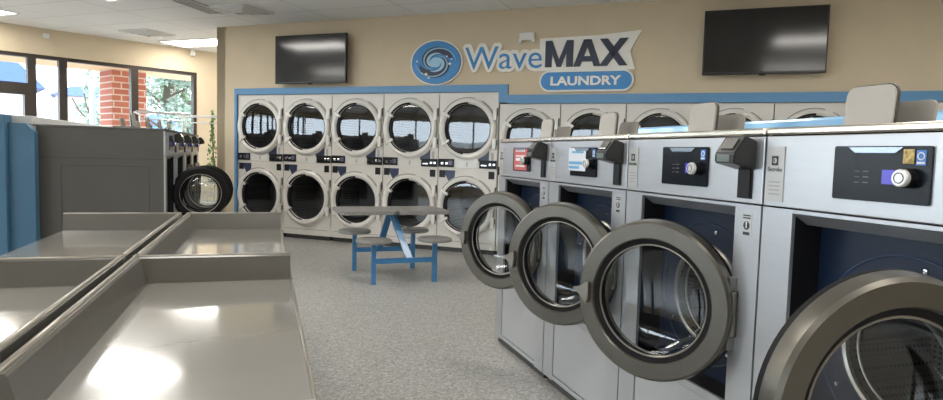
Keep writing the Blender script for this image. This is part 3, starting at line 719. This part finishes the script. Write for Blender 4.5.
quads(bm, [[(0,0),(.24,0),(.24,1),(0,1)], [(.76,0),(1,0),(1,1),(.76,1)], [(.24,1),(.24,.55),(.42,0),(.5,0),(.5,.28)], [(.76,1),(.5,.28),(.5,0),(.58,0),(.76,.55)]], 4.485, .325)
quads(bm, [[(0,0),(.25,0),(.60,1),(.36,1)], [(.75,0),(1,0),(.64,1),(.40,1)], [(.28,.18),(.72,.18),(.66,.38),(.34,.38)]], 4.815, .31)
quads(bm, [[(0,0),(.29,0),(1,1),(.71,1)], [(.71,0),(1,0),(.29,1),(0,1)]], 5.105, .315)
obj('bold_lettering', bm, m_sgnn, t)
bm = bm_new(); prism(bm, rrect(4.425, 5.495, 1.965, 2.205, .118, 10), FN, -.036, 0); pb = obj('pill', bm, m_sgnw, t)
bm = bm_new(); prism(bm, rrect(4.445, 5.475, 1.985, 2.185, .098, 10), FN, -.042, -.036); obj('pill_face', bm, m_sgnb, pb)
bm = text_bm('LAUNDRY', 4.56, 5.36, 2.033, 2.137, -.045, .006, offset=.03); obj('pill_lettering', bm, m_sgnw, pb)

# ================================================================ TELEVISIONS
def tv(label, u0, u1, z0, z1):
    t = thing('television', label, 'television', wp((u0+u1)/2, 0, z0), WA, 'flat wall televisions'); hw = (u1-u0)/2; h = z1-z0
    bm = bm_new(); box(bm, -hw, hw, -.145, -.10, 0, h, .006); obj('housing', bm, m_tv, t)
    bm = bm_new(); box(bm, -hw+.015, hw-.015, -.1475, -.145, .025, h-.015); obj('screen', bm, m_tvs, t)
    bm = bm_new(); box(bm, -.2, .2, -.10, -.0, h*.3, h*.7, .004); obj('wall_bracket', bm, m_black, t)
    bm = bm_new(); box(bm, -.03, .03, -.146, -.12, -.012, 0); obj('sensor', bm, m_black, t)
tv('dark flat television high on the beige wall near the corner, left of the sign', .757, 1.876, 2.10, 2.738)
tv('wide black flat television high on the beige wall right of the sign', 6.202, 7.346, 2.107, 2.765)

t = thing('alarm_box', 'small white alarm box on the wall above the sign lettering', 'alarm', wp(4.26, 0, 2.53), WA)
bm = bm_new(); box(bm, -.09, .09, -.06, 0, .03, .12, .008); obj('housing', bm, m_white, t)
bm = bm_new(); box(bm, -.10, -.06, -.055, -.01, 0, .05, .008); box(bm, .06, .10, -.055, -.01, 0, .05, .008); objs('lamp_head', bm, m_white, t)

# small things high on the window wall
bm = bm_new(); box(bm, 2.28, 2.37, min(0,-.04*YO), max(0,-.04*YO), 2.79, 2.86, .006, MG); tag(obj('sensor_box', bm, m_white), 'small white box on the beige band above the middle windows', 'sensor')
t = thing('security_camera', 'small white camera under the ceiling at the window corner', 'camera', gp(.10, -.05, CEILZ-.13))
bm = bm_new(); box(bm, -.03, .03, -.03, .03, .05, .13, .006); obj('mount', bm, m_white, t)
bm = bm_new(); lathe(bm, [(0,0),(.03,.01),(.045,.04),(.04,.07),(0,.075)], (0,0,0), (0,0,1), 20); obj('dome', bm, m_white, t)

# ================================================================ CEILING FIXTURES
m_lamp = mat('light_diffuser', (.9,.9,.9), .5, emit=(1,.96,.90), estr=CEIL_LAMP)
m_lampframe = mat('fixture_white', (.75,.74,.72), .5)
def ceiling_light(label, x, y, rot, L=1.2, B=.58):
    t = thing('ceiling_light', label, 'ceiling light', (x, y, CEILZ), rot, 'recessed ceiling lights')
    bm = bm_new(); s = .025
    box(bm, -L/2, L/2, -B/2, -B/2+s, -.012, 0); box(bm, -L/2, L/2, B/2-s, B/2, -.012, 0); box(bm, -L/2, -L/2+s, -B/2+s, B/2-s, -.012, 0); box(bm, L/2-s, L/2, -B/2+s, B/2-s, -.012, 0)
    obj('frame', bm, m_lampframe, t)
    bm = bm_new(); box(bm, -L/2+s, L/2-s, -B/2+s, B/2-s, -.006, -.002); obj('diffuser', bm, m_lamp, t)
GR = WA
ceiling_light('bright ceiling light cut off at the top left corner', -3.78, 10.28, GR)
ceiling_light('bright ceiling light above the far window end, beside the wall edge', -1.05, 11.55, GR)
for i, (u, v) in enumerate(((-.72, -2.55), (-4.2, -2.2), (1.6,-3.1), (4.6,-3.1), (7.6,-3.1), (-1.4,-4.9), (1.6,-5.9), (4.6,-5.9), (7.6,-5.9), (-1.4,-7.7), (1.6,-8.7), (4.6,-8.7), (-4.2,-5.2), (-4.2,-8.2), (7.6,-8.7), (-7,-5.2), (-7,-8.2), (9.9,-3.1), (9.9,-5.9))):  # all but the first are unseen lights added to light the room
    p = wp(u, v) if i else Vector((-1.5, 8.12, 0))
    rows_ = {-3.1: 'first', -5.9: 'second', -8.7: 'third', -1.9: 'window', -2.2: 'first', -5.2: 'second', -8.2: 'third', -4.9: 'second', -7.7: 'third', -2.55: 'first'}
    cols_ = {-7: 'nearest the left windows', -4.2: 'over the left washers', -1.4: 'over the corner end', 1.6: 'facing the tall dryers', 4.6: 'facing the sign', 7.6: 'facing the wide television', 9.9: 'by the right wall'}
    ceiling_light('ceiling light showing only its tip at the top edge' if i == 0 else 'unseen ceiling light added in the %s row from the dryers, %s' % (rows_[v], cols_[u]), p.x, p.y, GR)
m_slat = mat('vent_grey', (.16,.155,.15), .5, .3)
def diffuser(label, x, y, rot, S=.55, drop=.0):
    t = thing('ceiling_vent', label, 'vent', (x, y, CEILZ-drop), rot)
    bm = bm_new()
    for q in range(4):
        a = S/2*(1-q*.22)
        for (xa, xb, ya, yb) in ((-a, a, -a, -a+.03), (-a, a, a-.03, a), (-a, -a+.03, -a+.03, a-.03), (a-.03, a, -a+.03, a-.03)): box(bm, xa, xb, ya, yb, -.02-.01*q, -.012*0)
    obj('frame', bm, m_lampframe, t)
    bm = bm_new(); box(bm, -S/2+.03, S/2-.03, -S/2+.03, S/2-.03, -.006, -.001); obj('throat', bm, m_slat, t)
diffuser('square white ceiling vent near the window side', -1.72, 10.92, GR)
diffuser('square dark ceiling vent just before the beige wall', -.30, 8.60, GR)
t = thing('air_return', 'long dark slotted air return in the ceiling pointing at the wall corner', 'vent', (-.80, 8.55, CEILZ), radians(60))
bm = bm_new()
for q in (-.1, -.03, .04, .11): box(bm, -.45, .40, q-.008, q+.008, -.02, 0)
box(bm, -.47, -.45, -.13, .13, -.02, 0); box(bm, .40, .42, -.13, .13, -.02, 0); obj('frame', bm, m_lampframe, t)
bm = bm_new(); box(bm, -.45, .40, -.118, .118, -.006, -.002); obj('slot', bm, m_slat, t)

# ================================================================ CORNER: CARTS AND VINE
def cart(label, x, y, rot):
    t = thing('laundry_cart', label, 'cart', (x, y, 0), rot, 'wire laundry carts with hanging bars')
    m_wire = mat('bright_wire', (.85,.85,.86), .2, .4)
    bm = bm_new()
    for z in (.35, .50, .65, .78):
        for a, b in (((-.28,-.22),(.28,-.22)), ((.28,-.22),(.28,.22)), ((.28,.22),(-.28,.22)), ((-.28,.22),(-.28,-.22))): tube(bm, [(*a, z), (*b, z)], .006, 6)
    for q in range(9):
        x_ = -.28+.07*q
        for y_ in (-.22, .22): tube(bm, [(x_, y_, .35), (x_, y_, .78)], .003, 5)
        tube(bm, [(x_, -.22, .35), (x_, .22, .35)], .003, 5)
    obj('basket', bm, m_wire, t)
    bm = bm_new()
    for x_ in (-.28, .28): tube(bm, [(x_, 0, .12), (x_, 0, 1.66)], .012, 8)
    for y_ in (-.13, .13): tube(bm, [(-.34, y_, 1.70), (.34, y_, 1.70)], .011, 8)
    for x_ in (-.34, .34): tube(bm, [(x_, -.13, 1.70), (x_*.82, 0, 1.66), (x_, .13, 1.70)], .011, 8)
    tube(bm, [(-.28, 0, 1.60), (.28, 0, 1.60)], .009, 8)
    obj('hanging_bar', bm, m_wire, t)
    bm = bm_new(); box(bm, -.30, .30, -.24, .24, .10, .13, .005); obj('base', bm, m_wire, t)
    for x_ in (-.26, .26):
        for y_ in (-.2, .2):
            bm = bm_new(); lathe(bm, [(0,.012),(.045,.012),(.05,0),(.045,-.012),(0,-.012)], (x_, y_, .05), (0,1,0), 16); box(bm, x_-.008, x_+.008, y_-.02, y_+.02, .05, .11); obj('caster', bm, m_rubber, t)
cart('bright wire laundry cart with hanging bar, left one by the window', -1.45, 10.30, radians(15))
cart('bright wire laundry cart with hanging bar, right one beside the vine', -.95, 10.90, radians(-25))
t = thing('climbing_vine', 'slender green leafy vine in a pot at the corner behind the wall edge', 'plant', (-.85, 11.8, 0))
m_leaf = add_noise(mat('vine_leaf', rough=.5), 20, (.06,.14,.04), (.14,.25,.08))
bm = bm_new(); lathe(bm, [(0,0),(.12,0),(.16,.28),(.15,.29),(.13,.26),(0,.26)], (0,0,0), (0,0,1), 24); obj('pot', bm, m_white, t)
bm = bm_new(); tube(bm, [(0,0,.26),(.02,.01,.8),(-.02,0,1.3),(.0,.02,1.75)], .008, 6); obj('stem', bm, mat('vine_stem', (.12,.09,.04), .7), t)
bm = bm_new()
for q in range(200):
    z = random.uniform(.6, 1.85); wdt = .10*(1.15-(z-.5)/1.6); a = random.uniform(0, 2*pi)
    c = Vector((wdt*cos(a)*random.random()-.02, wdt*sin(a)*random.random(), z)); s = random.uniform(.018, .035)
    rot = Matrix.Rotation(random.uniform(0,6.28), 3, 'Z') @ Matrix.Rotation(random.uniform(-1,1), 3, 'X')
    vs = [bm.verts.new(c + rot @ Vector(p)) for p in ((0,0,-s*1.3), (s*.7,.004,-.1*s), (0,0,s*1.5), (-s*.7,.004,-.1*s))]; bm.faces.new(vs)
obj('leaves', bm, m_leaf, t)

# ================================================================ OUTSIDE
slab_pts = [Vector((-120,-90,0)), Vector((90,-90,0)), Vector((90,140,0)), Vector((-120,140,0))]
bm = bm_new(); prism(bm, [(p.x,p.y) for p in slab_pts], lambda p, d: Vector((p[0],p[1],d)), -.30, -.13); struct('ground', bm, add_noise(mat('asphalt', rough=.9), 2, (.22,.22,.22), (.27,.27,.265)))
bm = bm_new(); gbox(bm, -2.5, 15, .2, 3.5, -.13, -.02); struct('walkway', bm, mat('concrete', (.55,.53,.50), .8))
bm = bm_new(); gbox(bm, -2.5, 15, .2, 3.5, 2.74, 3.3); struct('canopy', bm, mat('canopy_stucco_sun_bounce', (.85,.60,.36), .8))  # orange of the sun bounce is put into the stucco colour
def pillar(label, u):
    p = gp(u, 3.0, -.02); t = thing('brick_pillar', label, 'pillar', p, atan2(GD.y, GD.x), 'brick pillars of the walkway')
    bm = bm_new(); box(bm, -.33, .33, -.33, .33, 0, 2.76); obj('shaft', bm, m_brick, t)
    bm = bm_new(); box(bm, -.36, .36, -.36, .36, 0, .12, .01); obj('footing', bm, MATS['concrete'], t)
pillar('red brick pillar outside the window, split by a window bar', .14)
pillar('red brick pillar farther along the walkway, beyond the left edge', 6.4)
m_leaf2 = [add_noise(mat('tree_leaf_%s' % q, rough=.6), 1.2, a, b) for q, a, b in (('deep', (.10,.17,.10), (.22,.30,.20)), ('pale', (.22,.30,.24), (.40,.48,.42)))]
m_bark = mat('bark', (.13,.10,.08), .9)
def tree(label, x, y, h, w_, mi, seed, n=3200):
    rnd = random.Random(seed); t = thing('tree', label, 'tree', (x, y, -.13), 0, 'trees beyond the parking lot')
    bm = bm_new(); tube(bm, [(0,0,0), (.1,0,h*.25), (-.05,.1,h*.5), (.1,.1,h*.8)], .06+h*.018, 8)
    for q in range(6):
        a = rnd.uniform(0,6.28); z = h*rnd.uniform(.28,.6); tube(bm, [(0,.05,z), (w_*.25*cos(a), w_*.25*sin(a), z+h*.12), (w_*.4*cos(a), w_*.4*sin(a), z+h*.25)], h*.008, 6)
    obj('trunk', bm, m_bark, t)
    bm = bm_new(); blobs = []
    for q in range(15):
        a = rnd.uniform(0,6.28); rr = w_*.5*rnd.random()**.6; z = h*rnd.uniform(.35,.92); sc = 1-.55*abs(z/h-.6)
        blobs.append((Vector((rr*cos(a)*sc, rr*sin(a)*sc, z)), w_*rnd.uniform(.12,.24)))
    for q in range(n):
        c, R_ = rnd.choice(blobs); v = Vector((rnd.gauss(0,1), rnd.gauss(0,1), rnd.gauss(0,1))).normalized()*R_*rnd.random()**.33; p = c+v; s = rnd.uniform(.10,.22)*h/6
        rot = Matrix.Rotation(rnd.uniform(0,6.28), 3, 'Z') @ Matrix.Rotation(rnd.uniform(-1.5,1.5), 3, 'X')
        bm.faces.new([bm.verts.new(p + rot @ Vector(k_)) for k_ in ((-s*.5,0,0),(0,0,s*.45),(s*.6,0,0),(0,0,-s*.45))])
    obj('crown', bm, m_leaf2[mi], t)
def out(px_u, px_v): p = gp(px_u, px_v); return p.x, p.y
tree('bushy pale green tree outside the right window pane', -4.4, 33.0, 6.6, 5.4, 1, 3, 6500)
tree('smaller bushy tree behind the right edge of the windows', -4.8, 43.6, 7.5, 5.6, 0, 4, 4500)
tree('thin distant tree left of the brick pillar', -9.1, 39.7, 4.9, 2.4, 1, 5, 2600)
for q, (uu, vv, hh_) in enumerate(((6.5, 8.5, 7), (12.2, 8.5, 7.5), (18.2, 9, 7.5))):
    x_, y_ = out(uu, vv); tree(['nearest','second','third'][q] + ' tree beyond the leftmost windows, past the picture edge', x_, y_, hh_, 5, 0, 20+q, 5000)
# shops across the parking lot
def shop(label, cx_, cy_, L, Dp, eave, ridge, rot):
    t = thing('shop_building', label, 'building', (cx_, cy_, -.13), rot, 'shops across the parking lot')
    bm = bm_new(); box(bm, -L/2, L/2, -Dp/2, Dp/2, 0, eave); obj('wall', bm, mat('shop_wall', (.55,.47,.40), .85), t)
    bm = bm_new(); a = [(-L/2-.6,-Dp/2-.6,eave),(L/2+.6,-Dp/2-.6,eave),(L/2+.6,Dp/2+.6,eave),(-L/2-.6,Dp/2+.6,eave)]; b = [(-L/2+1.6,-Dp/2+1.6,ridge),(L/2-1.6,-Dp/2+1.6,ridge),(L/2-1.6,Dp/2-1.6,ridge),(-L/2+1.6,Dp/2-1.6,ridge)]
    va = [bm.verts.new(p) for p in a]; vb = [bm.verts.new(p) for p in b]; bm.faces.new(va[::-1]); bm.faces.new(vb)
    for q in range(4): bm.faces.new((va[q], va[(q+1)%4], vb[(q+1)%4], vb[q]))
    obj('roof', bm, mat('blue_metal_roof', (.015,.05,.20), .6), t)
    for q in range(int(L//3)):
        x_ = -L/2+1+q*3; bm = bm_new(); box(bm, x_, x_+2, -Dp/2-.06, -Dp/2, .5, 2.6); w_ = obj('window', bm, m_frame, t)
        bm = bm_new(); box(bm, x_+.1, x_+1.9, -Dp/2-.08, -Dp/2-.06, .6, 2.5); obj('pane', bm, mat('far_glass', (.25,.32,.38), .1), w_)
        bm = bm_new(); prism(bm, [(-Dp/2-.08,3.4),(-Dp/2-1.2,2.7),(-Dp/2-1.2,2.6),(-Dp/2-.08,2.6)], lambda p, d: Vector((d,p[0],p[1])), x_-.1, x_+2.1); obj('awning', bm, mat('awning_blue', (.15,.33,.62), .6), t)
shop('tan shop with a blue sloped roof across the parking lot, left panes', -24.5, 61.0, 12, 9, 5.6, 8.3, radians(22))
shop('small distant tan shop with blue roof between window bars', -20.8, 90.8, 7, 6, 7.0, 8.3, radians(13))
shop('low wide shop far behind the trees at the right panes', -3.0, 76.0, 20, 8, 3.6, 4.6, radians(5))
t = thing('light_pole', 'thin grey parking lot light pole left of the brick pillar', 'street lamp', (-7.7, 34.0, -.13))
bm = bm_new(); tube(bm, [(0,0,0),(0,0,6.4)], .14, 10); obj('pole', bm, mat('pole_grey', (.35,.38,.42), .5), t)
bm = bm_new(); box(bm, -.5, .5, -.15, .15, 6.4, 6.55, .02); obj('lamp_head', bm, MATS['pole_grey'], t)
